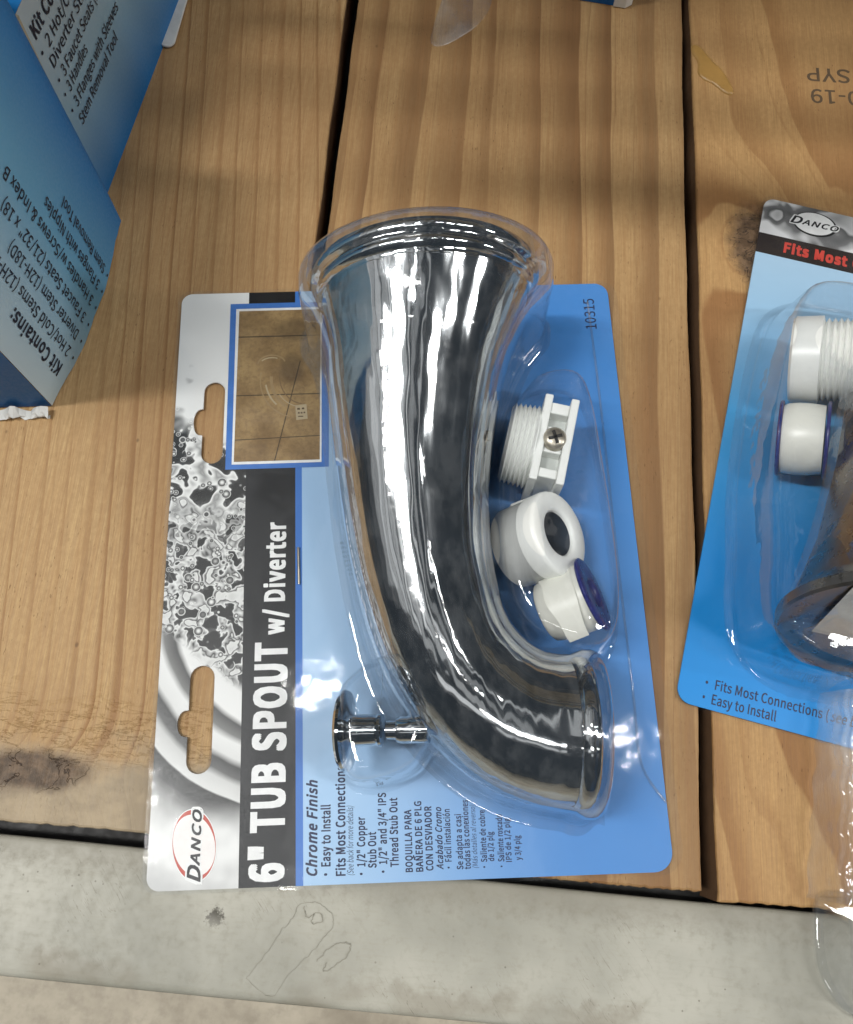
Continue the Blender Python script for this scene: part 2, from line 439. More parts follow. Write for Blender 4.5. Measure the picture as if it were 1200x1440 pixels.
def prism(name, P, rings, mat, parent=None, base=(0, 0, 0)):
    """outline through (inset, z) rings, closed flat at both ends"""
    P = ccw(P); n = len(P); V = []
    for d, zz in rings:
        V += [(x - base[0], y - base[1], zz - base[2]) for x, y in (offset_poly(P, d) if d else P)]
    F = grid_faces(len(rings), n)
    F.append(tuple(range(n))); F.append(tuple((len(rings) - 1) * n + j for j in range(n)))
    return mesh(name, V, F, mat, parent)

def lathe(name, prof, origin, axis, mat, parent=None, seg=48, cap=True, base=(0, 0, 0), smooth=True, deg=35, up=(0, 0, 1)):
    """prof: list of (distance along the axis, radius)"""
    a = Vector(axis).normalized(); u = Vector(up)
    if abs(a.dot(u)) > .95: u = Vector((1, 0, 0))
    e1 = a.cross(u).normalized(); e2 = a.cross(e1); V = []
    for s, r in prof:
        for k in range(seg):
            t = 2 * math.pi * k / seg
            q = Vector(origin) - Vector(base) + a * s + e1 * (r * math.cos(t)) + e2 * (r * math.sin(t)); V.append(tuple(q))
    F = grid_faces(len(prof), seg)
    if cap:
        F.append(tuple(range(seg))); F.append(tuple((len(prof) - 1) * seg + k for k in range(seg)))
    o = mesh(name, V, F, mat, parent)
    return auto_smooth(o, deg) if smooth else o

def box(name, c, h, mat, parent=None, rot=0.0, base=(0, 0, 0), bev=.4):
    """bevelled box: centre, half sizes, rotation about z"""
    bm = bmesh.new(); bmesh.ops.create_cube(bm, size=2)
    for v in bm.verts: v.co = Vector((v.co.x * h[0], v.co.y * h[1], v.co.z * h[2]))
    if bev: bmesh.ops.bevel(bm, geom=list(bm.edges), offset=bev, segments=2, affect='EDGES', profile=.5)
    R = Matrix.Rotation(rot, 3, 'Z'); V = []
    for v in bm.verts:
        q = R @ v.co + Vector(c) - Vector(base); V.append(tuple(q))
    bm.verts.index_update(); F = [tuple(v.index for v in f.verts) for f in bm.faces]; bm.free()
    return mesh(name, V, F, mat, parent)

def fill2d(loops, zt, zb):
    """flat plate with holes: returns verts, faces (mm)"""
    cu = bpy.data.curves.new('tmp', 'CURVE'); cu.dimensions = '2D'; cu.fill_mode = 'BOTH'
    cu.extrude = (zt - zb) / 2
    for P in loops:
        s = cu.splines.new('POLY'); s.points.add(len(P) - 1); s.use_cyclic_u = True
        for p, (x, y) in zip(s.points, P): p.co = (x, y, 0, 1)
    return curve_to_data(cu, (zt + zb) / 2)

def curve_to_data(cu, dz=0.0):
    o = bpy.data.objects.new('tmp', cu); col.objects.link(o)
    dg = bpy.context.evaluated_depsgraph_get(); dg.update()
    me = bpy.data.meshes.new_from_object(o.evaluated_get(dg))
    V = [(v.co.x, v.co.y, v.co.z + dz) for v in me.vertices]; F = [tuple(p.vertices) for p in me.polygons]
    bpy.data.objects.remove(o); bpy.data.curves.remove(cu); bpy.data.meshes.remove(me)
    return V, F

import os
FONT = None
try:
    FONT = bpy.data.fonts.load(os.path.join(bpy.utils.system_resource('DATAFILES', path='fonts'), 'Noto Sans CJK Regular.woff2'))
except Exception:
    pass      # Blender's built-in font serves as well
def text2d(s, shear=0.0, space=1.0):
    cu = bpy.data.curves.new('tmp', 'FONT'); cu.body = s; cu.size = 1.0; cu.shear = shear; cu.space_character = space
    cu.resolution_u = 3; cu.fill_mode = 'FRONT'
    if FONT: cu.font = FONT
    return curve_to_data(cu)
CAPH = max(v[1] for v in text2d('H')[0])

def lettering(name, s, mapf, cap, length, mat, parent, bold=0.0, shear=0.0):
    """mapf(along, up, lift) -> local point in mm; cap height and total length in mm; bold overprints shifted copies"""
    V, F = text2d(s, shear, 1.0 + max(0, bold) * 1.6)
    if not V: return None
    x0 = min(v[0] for v in V); x1 = max(v[0] for v in V)
    sx = length / (x1 - x0); sy = cap / CAPH
    b = max(0.0, bold) * CAPH / .70
    offs = [(0, 0)] + ([(b, 0), (-b, 0), (0, b), (0, -b), (b, b), (-b, b), (b, -b), (-b, -b)] if b > .001 else [])
    VV = []; FF = []
    for k, (ox, oy) in enumerate(offs):
        n0 = len(VV)
        VV += [mapf((v[0] - x0) * sx + ox * sy, (v[1] + oy) * sy, k * .003) for v in V]
        FF += [tuple(q + n0 for q in f) for f in F]
    return mesh(name, VV, FF, mat, parent)

def tube(name, pts, r, mat, parent, seg=8):
    V = []; n = len(pts)
    for i in range(n):
        a = Vector(pts[max(0, i - 1)]); b_ = Vector(pts[min(n - 1, i + 1)]); t = (b_ - a).normalized()
        e1 = t.cross(Vector((0, 0, 1))).normalized(); e2 = t.cross(e1)
        for k in range(seg):
            th = 2 * math.pi * k / seg; V.append(tuple(Vector(pts[i]) + e1 * (r * math.cos(th)) + e2 * (r * math.sin(th))))
    return mesh(name, V, grid_faces(n, seg), mat, parent, True)

# ------------------------------------------------------------------ the setting: floor, steel beam, planks
fl = mesh('floor', [(-6000, -6000, -700), (6000, -6000, -700), (6000, 6000, -700), (-6000, 6000, -700)], [(0, 1, 2, 3)], M['floor'])
tag(fl, 'mottled concrete floor far below the steel beam', None, None, 'structure')

beam = empty('shelf_beam', (0, -43.5, -1.5), -.0152)
tag(beam, 'scuffed grey painted steel beam along the front of the planks', 'beam')
prof = [(8.0, -24.0), (8.0, -3.0), (19.6, -2.2), (19.9, -1.2), (19.4, -.3), (18.4, 0.0)]
prof += [(18.4 - 34.6 * k / 12, -.25 * math.sin(math.pi * k / 12)) for k in range(1, 12)]
prof += [(-16.2, 0.0), (-17.6, -.3), (-18.6, -1.0), (-19.2, -2.2), (-19.4, -4.0), (-19.2, -8.0), (-20.2, -12.0), (-20.4, -90.0)]
V = []
nx = 60
for i in range(nx + 1):
    X = -320 + 640 * i / nx
    for (yy, zz) in prof: V.append((X, yy + (.25 * math.sin(X * .021) if yy < -16 else .12 * math.sin(X * .05 + 1)), zz))
mesh('inner_web', [(-320, 9, -2.6), (320, 9, -2.6), (320, 9, -17.4), (-320, 9, -17.4)], [(0, 1, 2, 3)], M['dark'], beam)  # near-black colour stands for the shade inside the gap
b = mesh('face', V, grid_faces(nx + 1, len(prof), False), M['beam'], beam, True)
mesh('ledge', [(-320, 8.2, -17.6), (320, 8.2, -17.6), (320, 75, -17.6), (-320, 75, -17.6), (-320, 8.2, -24), (320, 8.2, -24), (320, 75, -24), (-320, 75, -24)],
     [(0, 1, 2, 3), (4, 5, 6, 7), (0, 1, 5, 4), (2, 3, 7, 6), (1, 2, 6, 5), (0, 3, 7, 4)], M['dark'], beam)  # ledge coloured near-black so the gap looks deep in shade
# dried tape residue on the beam
P = [(-46, -14.5), (-38, -18), (-31, -8.5), (-25.5, 2.5), (-24.5, 6), (-27, 8.5), (-32, 8.8), (-35, 4.8), (-36, 1.8), (-41, -6)]
P = [(x - 2, y + 0) for x, y in P]

deck = empty('shelf_deck', (0, 0, -18))
tag(deck, 'three pine planks laid side by side as a shelf deck', None, None, 'structure')
mesh('gap_shade_sheet', [(-300, -12, -1.6), (300, -12, -1.6), (300, 700, -1.6), (-300, 700, -1.6)], [(0, 1, 2, 3)], M['dark'], deck)  # added dark sheet, stands for the shade in the plank gaps
def plank(x0, x1, y0, y1, mat, label, rear_dx=0.0):
    rnd = random.Random(int(x0 * 10))
    P = []; L = y1 - y0
    wob = [rnd.uniform(0, 6.28) for _ in range(6)]
    def edge(y, k): return .35 * math.sin(y * .021 + wob[k]) + .18 * math.sin(y * .11 + wob[k + 1]) + rnd.uniform(-.07, .07)
    n = 260
    for i in range(n): P.append((x1 + edge(y0 + L * i / n, 0) + rear_dx * i / n, y0 + L * i / n))
    for i in range(12): P.append((x1 + (x0 - x1) * i / 12 + rear_dx, y1))
    for i in range(n): P.append((x0 + edge(y1 - L * i / n, 2) + rear_dx * (1 - i / n), y1 - L * i / n))
    m_ = 120
    for i in range(m_):
        X = x0 + (x1 - x0) * i / m_
        P.append((X, y0 + .4 * math.sin(X * .05 + wob[4]) + rnd.uniform(-.28, .22)))
    cx = (x0 + x1) / 2
    o = prism('plank', P, [(0, 0), (0, 17.0), (.25, 17.7), (.8, 18.0)], mat, deck, base=(cx, 0, 0))
    o.location = (cx * MM, 0, 0); o['label'] = label
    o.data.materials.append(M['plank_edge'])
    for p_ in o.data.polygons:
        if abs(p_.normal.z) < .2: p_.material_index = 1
    return o
w1 = wood('pine_left', .125, .11, 2.3, .78, .16, 0, ((55, -2, 21, 7.0, 1.2),), early=(195, 163, 116), dark=(140, 101, 61), weather=(24, 6, 0, 0), sharp=.32)
w2 = wood('pine_middle', .062, -.01, 8.7, .85, .22, .0, (), early=(184, 152, 106), dark=(104, 71, 43), sharp=.8)
w3 = wood('pine_right', .055, 0, 5.1, .8, .45, 0, ((-82, 214, 11, 20, 1.6),), early=(196, 158, 106), dark=(138, 92, 51), sharp=.6, pith=(-46, 560, .12))
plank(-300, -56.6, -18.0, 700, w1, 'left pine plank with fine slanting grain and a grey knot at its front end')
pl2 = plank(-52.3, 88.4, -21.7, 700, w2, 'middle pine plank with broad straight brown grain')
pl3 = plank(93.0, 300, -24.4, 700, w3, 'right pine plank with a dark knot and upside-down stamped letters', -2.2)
cx3 = (93.0 + 300) / 2
# mill stamp, upside down
for s, x, y, ln in (('SYP', 158.5, 303.2, 18), ('0-19', 161.5, 291.8, 20)):
    lettering('stamp_lettering', s, lambda a, t, q, x=x, y=y: (x - a - cx3, y - t, 18.05 + q), 7.0, ln, M['ink_stamp'], pl3, .012)
# resin run
P = smooth_poly([(91.8, 312), (96, 311), (101, 303), (105, 299), (109, 290), (109.5, 286), (106, 285.5), (101, 291), (97, 292.5), (94, 296), (95, 302), (92, 307)], 2, 70)
dome('resin_run', [(x - cx3, y) for x, y in P], [(0, 18.02), (.3, 18.5), (1.0, 18.8)], M['resin'], pl3, 4)

# unseen rack frame, its bars shaped to throw soft bands on the far wood
rk = empty('unseen_shadow_rack', (0, 200, 300))
tag(rk, 'unseen wire deck above the planks, its bars shaped for the shadow bands', None, None, 'structure')
for x0_, x1_, yc_, hw_ in ((-420, -245, 6, 11), (-130, 30, 0, 12), (60, 330, 10, 10), (-420, 330, 42, 6), (-300, -60, 72, 9), (-30, 330, 76, 8), (-420, 330, 102, 9), (-420, 330, 130, 10), (-420, 330, 160, 10), (-420, 330, 192, 11), (-420, 330, 226, 11)):
    box('shadow_band_bar', ((x0_ + x1_) / 2, yc_, 0), ((x1_ - x0_) / 2, hw_, 4), M['beam'], rk, 0, (0, 0, 0), 1.5)

# ------------------------------------------------------------------ the tub spout pack in the middle
PK = (-12.035, 77.887, 0.0); ROT = .109237
cR, sR = math.cos(ROT), math.sin(ROT)
def pw(u, v, z): return (PK[0] + u * cR - v * sR, PK[1] + u * sR + v * cR, z)
def in_pack(name, u, v, z): return empty(name, pw(u, v, z), ROT)

def rrect(x0, y0, x1, y1, rs, n=8):
    P = []
    for (cx, cy, a0, r) in ((x1, y1, 0, rs[0]), (x0, y1, 90, rs[1]), (x0, y0, 180, rs[2]), (x1, y0, 270, rs[3])):
        ox = cx - r if cx == x1 else cx + r; oy = cy - r if cy == y1 else cy + r
        for k in range(n + 1):
            t = math.radians(a0 + 90 * k / n); P.append((ox + r * math.cos(t), oy + r * math.sin(t)))
    return P
def hang_hole(u0, u1, v0, v1, vb, ub, hb, g=0.0):
    u0 += g; u1 -= g; v0 += g; v1 -= g; ub += g; hb -= g
    r = (u1 - u0) / 2; c = (u0 + u1) / 2; P = []
    for k in range(13):
        t = math.pi * k / 12; P.append((c + r * math.cos(t), v1 - r + r * math.sin(t)))
    for k in range(13):
        t = math.pi * (.5 - k / 12); P.append((u0 - (u0 - ub) * math.cos(t) ** .7 if abs(math.cos(t)) > 1e-6 else u0, vb + hb * math.sin(t)))
    for k in range(13):
        t = math.pi * (1 + k / 12); P.append((c + r * math.cos(t), v0 + r + r * math.sin(t)))
    return P
H1 = (-70.5, -62.9, 34.9, 66.7, 51.0, -73.8, 5.2); H2 = (-70.4, -62.4, -70.3, -36.2, -54.6, -73.8, 4.2)

pack = empty('blister_pack', pw(0, 0, 0), ROT)
tag(pack, 'blue and black carded blister pack with clear plastic over a chrome tub spout', 'blister pack', 'carded blister packs on the planks')
V, F = fill2d([rrect(-80.6, -104, 80.7, 104, (5, 4, 4, 6)), hang_hole(*H1), hang_hole(*H2)], 1.5, .9)
card = mesh('card', V, F, M['card'], pack)
# front sheet: a gently wavy skin over the card
V, F = fill2d([rrect(-81.8, -105, 84.0, 105, (7, 5, 5, 8)), hang_hole(*H1, .5), hang_hole(*H2, .5)], 1.95, 1.95)
mesh('front_sheet', V, F, M['sheet'], pack)

def up_text(name, s, bu, v0, v1, cap, mat, bold=0.0, shear=0.0, z=1.56):
    return lettering(name, s, lambda a, t, q: (bu - t, v0 + a, z + q), cap, v1 - v0, mat, card, bold, shear)
up_text('title_lettering', '6" TUB SPOUT', -39.3, -102.0, -29.8, 9.7, M['ink_white'], .040)
up_text('title_lettering', 'w/ Diverter', -40.2, -26.4, 12.1, 6.4, M['ink_white'], .034)
lines = [('Chrome Finish', -28.8, -101.2, -73.4, 3.1, .02, .28), ('· Easy to Install', -24.7, -101.3, -80.9, 2.7, .016, 0), ('Fits Most Connections', -20.1, -101.5, -69.5, 2.8, .016, 0),
         ('(See back for more details)', -17.6, -101.5, -81.4, 1.9, -.006, .25), ('· 1/2" Copper', -14.0, -101.5, -84.9, 2.4, .014, 0), ('Stub Out', -10.6, -99.6, -89.4, 2.4, .014, 0),
         ('· 1/2" and 3/4" IPS', -7.3, -101.1, -78.0, 2.4, .014, 0), ('Thread Stub Out', -3.8, -99.6, -79.6, 2.4, .014, 0), ('BOQUILLA PARA', .5, -101.2, -83.3, 2.1, .016, 0),
         ('BAÑERA DE 6 PLG', 3.7, -101.2, -80.9, 2.1, .016, 0), ('CON DESVIADOR', 6.8, -101.0, -82.5, 2.1, .016, 0), ('Acabado Cromo', 9.9, -100.8, -82.8, 2.0, .012, .28),
         ('· Fácil instalación', 12.5, -100.6, -83.5, 1.9, .010, 0), ('Se adapta a casi', 16.0, -101.0, -85.1, 1.9, .010, 0), ('todas las conexiones', 18.3, -101.0, -81.0, 1.9, .010, 0),
         ('(Más detalles al reverso)', 20.5, -100.8, -82.5, 1.6, -.006, .25), ('• Saliente de cobre', 23.4, -100.8, -84.2, 1.8, .010, 0), ('de 1/2 plg', 25.6, -99.0, -90.6, 1.7, .010, 0),
         ('• Saliente roscado', 28.7, -100.8, -85.6, 1.8, .010, 0), ('IPS de 1/2 plg', 31.0, -99.4, -86.8, 1.7, .010, 0), ('y 3/4 plg', 33.9, -99.0, -92.0, 1.7, .010, 0)]
for s, bu, v0, v1, cap, bold, sh in lines: up_text('body_lettering', s, bu, v0, v1, cap, M['ink_blue'], bold + .009 if bold > 0 else bold, sh)
up_text('item_number', '10315', 75.0, 84.6, 97.4, 4.0, M['ink_blue'], .004)

def ellipse(cu, cv, a, b, rot, n=48):
    c, s = math.cos(rot), math.sin(rot); P = []
    for k in range(n):
        t = 2 * math.pi * k / n; x, y = a * math.cos(t), b * math.sin(t); P.append((cu + x * c - y * s, cv + x * s + y * c))
    return P
def flat(name, P, z, mat, parent, base=(0, 0)):
    return mesh(name, [(x - base[0], y - base[1], z) for x, y in P], [tuple(range(len(P)))], mat, parent)
# badge: white rim, red ring, pale oval, black letters with a white edge
lu, lv = -66.6, -91.2
flat('badge_rim', ellipse(lu, lv, 6.9, 10.7, .16), 1.54, M['ink_white'], card)
flat('badge_ring', ellipse(lu, lv, 6.6, 10.4, .16), 1.57, M['ink_red'], card)
flat('badge_oval', ellipse(lu, lv, 6.3, 9.1, .30), 1.60, M['ink_pink'], card)
for name, ex, mat, z in (('badge_lettering_edge', .13, 'ink_white', 1.63), ('badge_lettering', .03, 'ink', 1.67)):
    d = .32 if ex > .05 else 0
    lettering(name, 'D', lambda a, t, q, z=z, d=d: (lu + 2.3 - t, lv - 10.4 + a - d, z + q), 3.9, 4.6 + 2 * d, M[mat], card, ex, .28)
    lettering(name, 'ANCO', lambda a, t, q, z=z, d=d: (lu + 1.9 - t, lv - 5.9 + a - d, z + q), 2.7, 16.2 + 2 * d, M[mat], card, ex * 1.2, .28)
# photograph inset with border
flat('photo_border', [(-61.7, 32.4), (-25.2, 32.4), (-25.2, 99.2), (-62.2, 99.2)], 1.62, M['ink_blueborder'], card)
flat('photo_margin', [(-59.5, 34.2), (-27.8, 34.2), (-27.8, 97.0), (-60.0, 97.0)], 1.65, M['ink_white'], card)
ph = flat('photo', [(-15.1, -30.3), (15.3, -30.3), (15.3, 30.5), (-15.1, 30.5)], 0, M['tile'], card)
ph.location = (-43.7 * MM, 65.5 * MM, 1.68 * MM)
def ribbon(name, pts, w, z, mat, parent):
    V = []; n = len(pts)
    for i, (x, y) in enumerate(pts):
        a = Vector(pts[max(0, i - 1)]); b_ = Vector(pts[min(n - 1, i + 1)]); t = (b_ - a).normalized()
        V += [(x - t.y * w, y + t.x * w, z), (x + t.y * w, y - t.x * w, z)]
    return mesh(name, V, [(2 * i, 2 * i + 1, 2 * i + 3, 2 * i + 2) for i in range(n - 1)], mat, parent)
def arc(cx, cy, rx, ry, a0, a1, n=20): return [(cx + rx * math.cos(math.radians(a0 + (a1 - a0) * k / n)), cy + ry * math.sin(math.radians(a0 + (a1 - a0) * k / n))) for k in range(n + 1)]
M['ink_g1'] = plain('print_tone_dark', (126, 100, 65), .45); M['ink_g2'] = plain('print_tone_mid', (160, 134, 94), .45); M['ink_g3'] = plain('print_tone_light', (184, 166, 132), .45)
for cx_, cy_, rx_, ry_, a0_, a1_, w_, mt_ in ((10, 3, 9.5, 11.5, 168, 262, .20, 'ink_g1'), (7.5, 1.5, 14.0, 15.2, 168, 258, .22, 'ink_g2'), (8.5, 2, 11.0, 12.8, 176, 240, .55, 'ink_g2'), (8, 2, 12.6, 14.0, 190, 228, .30, 'ink_g3'),
                                               (9, 2.4, 10.2, 12.0, 215, 256, .16, 'ink_g3'), (-2.5, 8, 5.0, 3.6, 15, 175, .30, 'ink_g2'), (-2.5, 8, 4.2, 2.6, 60, 150, .22, 'ink_g3')):
    ribbon('printed_spout_tone', arc(cx_, cy_, rx_, ry_, a0_, a1_), w_, .03 + .001 * a0_ * .05, M[mt_], ph)
flat('printed_spout_mouth', [(6.4, -9.0), (10.4, -8.6), (10.9, -14.4), (6.8, -14.8)], .05, M['ink_g3'], ph)
for x_, y_, w_, h_ in ((7.6, -10.4, .55, .35), (9.2, -10.3, .5, .35), (7.7, -12.0, .35, .3), (8.7, -12.0, .35, .3), (9.7, -11.9, .3, .3), (8.4, -13.4, 1.0, .2)):
    flat('printed_mark', [(x_ - w_, y_ - h_), (x_ + w_, y_ - h_ * 1.1), (x_ + w_ * .8, y_ + h_), (x_ - w_ * .8, y_ + h_)], .07, M['ink_stamp'], ph)
# staple through the card
st = []
lathe('staple', [(0, .33), (.6, .4), (12.4, .4), (13, .33)], (-35.2, -10.0, 2.1), (-.03, 1, 0), M['steel'], pack, 10)

# ---- chrome spout
ST = [  # left/right silhouettes paired: centre u, v, half width, section direction (deg), centre height
    (10.2, 75.0, 34.0, 1, 36.5), (9.0, 66.5, 31.2, 1, 36), (7.8, 58.5, 28.9, 0, 35.4), (6.3, 48.0, 26.6, 0, 34.6), (5.3, 34.0, 24.2, 0, 33.2), (4.8, 20.0, 22.2, 1, 31.9),
    (5.0, 6.0, 20.8, 3, 30.8), (6.2, -9.0, 19.6, 8, 29.4), (8.7, -22.8, 19.0, 18, 28.2), (12.4, -34.6, 19.0, 32, 27.0), (17.9, -45.0, 19.0, 45, 26.0),
    (25.4, -53.4, 19.3, 57, 25.2), (33.2, -58.8, 19.7, 67, 24.6), (41.0, -61.6, 20.2, 78, 24.2), (48.4, -62.9, 20.7, 87, 24.0)]
def cr(p0, p1, p2, p3, t):
    return tuple(.5 * ((2 * b) + (-a + c) * t + (2 * a - 5 * b + 4 * c - d) * t * t + (-a + 3 * b - 3 * c + d) * t ** 3) for a, b, c, d in zip(p0, p1, p2, p3))
def spline(P, sub):
    out = []
    for i in range(len(P) - 1):
        q = [P[max(0, i - 1)], P[i], P[i + 1], P[min(len(P) - 1, i + 2)]]
        for k in range(sub): out.append(cr(*q, k / sub))
    out.append(tuple(P[-1])); return out
STS = spline(ST, 8)
def ring(st, grow=0.0, hgrow=None, seg=72, a0=0, a1=360, closed=True):
    cu, cv, w, ang, zc = st; t = math.radians(ang); n = (math.cos(t), math.sin(t)); out = []
    hg = grow if hgrow is None else hgrow
    for k in range(seg if closed else seg + 1):
        th = math.radians(a0 + (a1 - a0) * k / seg)
        c, s = math.cos(th), math.sin(th)
        lean = -.085 * (w + hg) * s if cv > 60 else -.085 * (w + hg) * s * max(0, min(1, cv / 60))
        out.append((cu + n[0] * (w + grow) * c, cv + n[1] * (w + grow) * c + lean, zc + (w + hg) * s))
    return out
SB = (10.2, 84.0, 2.2)
spout = in_pack('tub_spout', *SB)
tag(spout, 'polished chrome tub spout with flared flange inside the clear blister', 'tub spout', 'tub spouts in the packs')
def sub(P, b): return [(x - b[0], y - b[1], z - b[2]) for x, y, z in P]
V = []
for s in STS: V += sub(ring(s), SB)
mesh('body', V, grid_faces(len(STS), 72), M['chrome'], spout, True)
# flange: stepped rings at the wall end
fr = [(v_ - 4.0, r_) for v_, r_ in ((89.2, 30), (89.2, 36.4), (88.7, 37.4), (87.6, 37.8), (86.0, 37.8), (85.2, 37.2), (84.7, 36.2), (84.2, 35.8), (83.0, 36.2), (81.8, 36.1), (81.0, 35.5), (80.4, 34.3), (79.6, 34.0), (78.6, 33.9))]
V = []
for v, r in fr: V += sub(ring((10.2 + (v - 75) * .02, v, r, 1, 36.5 + (v - 75) * .05)), SB)
F = grid_faces(len(fr), 72); F.append(tuple(range(72)))
auto_smooth(mesh('flange', V, F, M['chrome'], spout), 40)
# mouth ring
mr = [(51.2, 20.85), (51.8, 21.6), (52.8, 22.2), (54.6, 22.3), (55.8, 22.0), (56.6, 21.2), (56.9, 20.2), (56.2, 19.0), (50.5, 18.4)]
V = []
for u, r in mr: V += sub(ring((u - 2.8, -62.9 + (u - 51.2) * -.05, r, 87, 24.0)), SB)
F = grid_faces(len(mr), 72); F.append(tuple((len(mr) - 1) * 72 + k for k in range(72)))
mo = auto_smooth(mesh('mouth_ring', V, F, M['chrome'], spout), 40)
# diverter knob on the back of the bend
KZ = 26.5
kn = lathe('diverter_knob', [(-2.4, 0.6), (-2.4, 9.5), (-2.0, 11.4), (-1.2, 12.0), (-.4, 11.6), (.1, 9.5), (.8, 5.6), (1.6, 4.7), (8.6, 4.5), (9.2, 4.9), (10.0, 4.7), (10.4, 3.0)], (-16.8, -60.1, KZ - 3.2), (1, -.03, .20), M['chrome'], spout, 48, True, SB)
lathe('stem', [(0, 2.7), (3.0, 2.7), (3.2, 3.6), (4.2, 3.9), (12.5, 3.9)], (-5.6, -60.5, KZ - .9), (1, -.03, .20), M['chrome'], spout, 32, True, SB)
lathe('set_screw', [(0, 1.7), (1.2, 1.7), (1.7, 1.2), (1.7, .4)], (27.9, 27.6, 36), (.9, 0, .45), M['dark'], spout, 20, True, SB)

# ---- blister over the spout: a formed half shell with skirts
BST = [(10.8, 83.4, 39.0, 1, 36.9), (10.6, 77.0, 38.2, 1, 36.6), (10.0, 71.5, 34.6, 1, 36.2), (9.0, 66.5, 31.8, 1, 36)] + ST[2:]
BS = spline(BST, 8)
def shell_ring(st, grow, foot, k=1.0, z0=1.96):
    cu, cv, w, ang, zc = st; t = math.radians(ang); n = (math.cos(t), math.sin(t))
    prof = [(w + grow + foot + 2.0, z0), (w + grow + foot, z0 + .25), (w + grow + foot * .45, z0 + 2.2)]
    for j in range(1, 6): prof.append((w + grow + foot * .35 * (1 - j / 6), z0 + 2.2 + (zc - z0 - 2.2) * j / 6))
    out = []
    hp = [( d, z) for d, z in prof]
    for d, z in hp: out.append((cu + n[0] * d, cv + n[1] * d, z0 + (z - z0) * k))
    for j in range(41):
        th = math.pi * j / 40; c, s = math.cos(th), math.sin(th)
        lean = -.085 * (w + grow) * s * max(0, min(1, cv / 60))
        out.append((cu + n[0] * (w + grow) * c, cv + n[1] * (w + grow) * c + lean, z0 + (zc + (w + grow) * s - z0) * k))
    for d, z in reversed(hp): out.append((cu - n[0] * d, cv - n[1] * d, z0 + (z - z0) * k))
    return out
rows = []
c0 = BST[0]
for dv, dw, k in ((8.2, -6, 0.0), (6.6, -3.5, .05), (5.9, -3.0, .35), (5.3, -2.4, .72), (4.6, -1.8, .90), (3.4, -.9, .965), (1.8, -.3, .992)):
    rows.append(shell_ring((c0[0], c0[1] + dv, c0[2] + dw, c0[3], c0[4]), 3.4, 2.6, k))
for s in BS:
    f = max(0, min(1, (s[1] - 56) / 20))
    rows.append(shell_ring(s, 2.2 + 1.2 * f, 3.6 - 1.2 * f))
e = BST[-1]
for du, dw, k in ((3, 1.0, 1), (5.5, 1.2, 1.0), (7.2, .8, .985), (8.6, 0, .95), (9.6, -.8, .86), (10.4, -1.6, .62), (11.2, -2.2, .28), (12.2, -2.6, .05), (14.0, -2.0, 0)):
    rows.append(shell_ring((e[0] + du, e[1] - du * .06, e[2] + dw, 86, e[4]), 2.6, 3.2, k))
V = [p for r in rows for p in r]
blister = mesh('blister', V, grid_faces(len(rows), len(rows[0]), False), M['clear_spout'], pack, True)
# fittings cavity and knob cavity
P = smooth_poly([(44, 50), (50, 54.6), (61.2, 54.6), (64.5, 44.4), (65.8, 22.5), (67.0, -5.4), (66.8, -22.1), (64.5, -34.5), (57.3, -39.5), (48, -37), (36, -31), (31, -13), (31.5, 15), (36, 38)], 3, 150)
dome('fittings_blister', P, [(-5.5, 1.97), (-3.6, 2.3), (-2.6, 4.5), (-1.4, 14), (-.4, 24), (.2, 28), (1.6, 30.6), (4, 31.4)], M['clear'], pack, 5)
P = smooth_poly([(-20.2, -49.5), (-18.2, -45.4), (-10, -39), (-2, -38.5), (9, -56), (5.6, -70), (-3, -74.5), (-13.8, -76.5), (-18.6, -73), (-20.6, -63.8)], 3, 110)
dome('knob_blister', P, [(-2.6, 1.97), (-1.2, 2.3), (-.6, 5), (.2, 20), (.8, 30), (1.6, 34), (3.0, 36.4), (5, 37.2)], M['clear_low'], pack, 5)
# embossed stiffening rib along the right side of the front sheet
rib = [(72.5, 96), (73.2, 60), (73.4, 0), (73.8, -50), (74.0, -72), (80.5, -84)]
rp = spline([(a, b) for a, b in rib], 10)
tube('emboss_line', [(a, b, 1.95) for a, b in rp], .42, M['clear2'], pack)
# row of small teeth pressed along the foot of the spout blister
V = []; F = []
for i in range(26):
    f = i / 25; cu_ = -20.6 + 9.5 * f + 2.5 * f * f; cv_ = 4 - 40 * f
    for dx, dy, zz in ((-.8, -.45, 2.0), (.8, -.45, 2.0), (.8, .45, 2.0), (-.8, .45, 2.0), (-.45, -.2, 2.9), (.45, -.2, 2.9), (.45, .2, 2.9), (-.45, .2, 2.9)): V.append((cu_ + dx, cv_ + dy, zz))
    b0 = i * 8; F += [tuple(b0 + q for q in f_) for f_ in ((0, 1, 5, 4), (1, 2, 6, 5), (2, 3, 7, 6), (3, 0, 4, 7), (4, 5, 6, 7))]
tag(mesh('serration', V, F, M['clear2'], pack), kind='stuff')

# ---- small fittings in the right cavity
fb = (50.0, 30.0, 2.1)
fit = in_pack('threaded_adapter', *fb)
tag(fit, 'white threaded plastic adapter with a crosshead screw in its clamp', 'adapter')
A = math.radians(-15); ax = (math.cos(A), math.sin(A), 0); lx = (-math.sin(A), math.cos(A), 0)
def at(ca, cl, z): return (51.0 + ax[0] * ca + lx[0] * cl, 30.0 + ax[1] * ca + lx[1] * cl, z)
prof = [(-15.5, 7), (-15.5, 12.2)]
for k in range(6): prof += [(-15.2 + k * 1.55, 12.4 + k * .12), (-14.45 + k * 1.55, 13.8 + k * .12)]
prof += [(-5.9, 13.2), (-5.6, 13.2)]
lathe('threaded_sleeve', prof, at(0, 0, 15.6), ax, M['white'], fit, 56, True, fb, True, 25)
box('clamp_block', at(0, 0, 11.5), (5.2, 13.2, 9.2), M['recess'], fit, A, fb, .5)
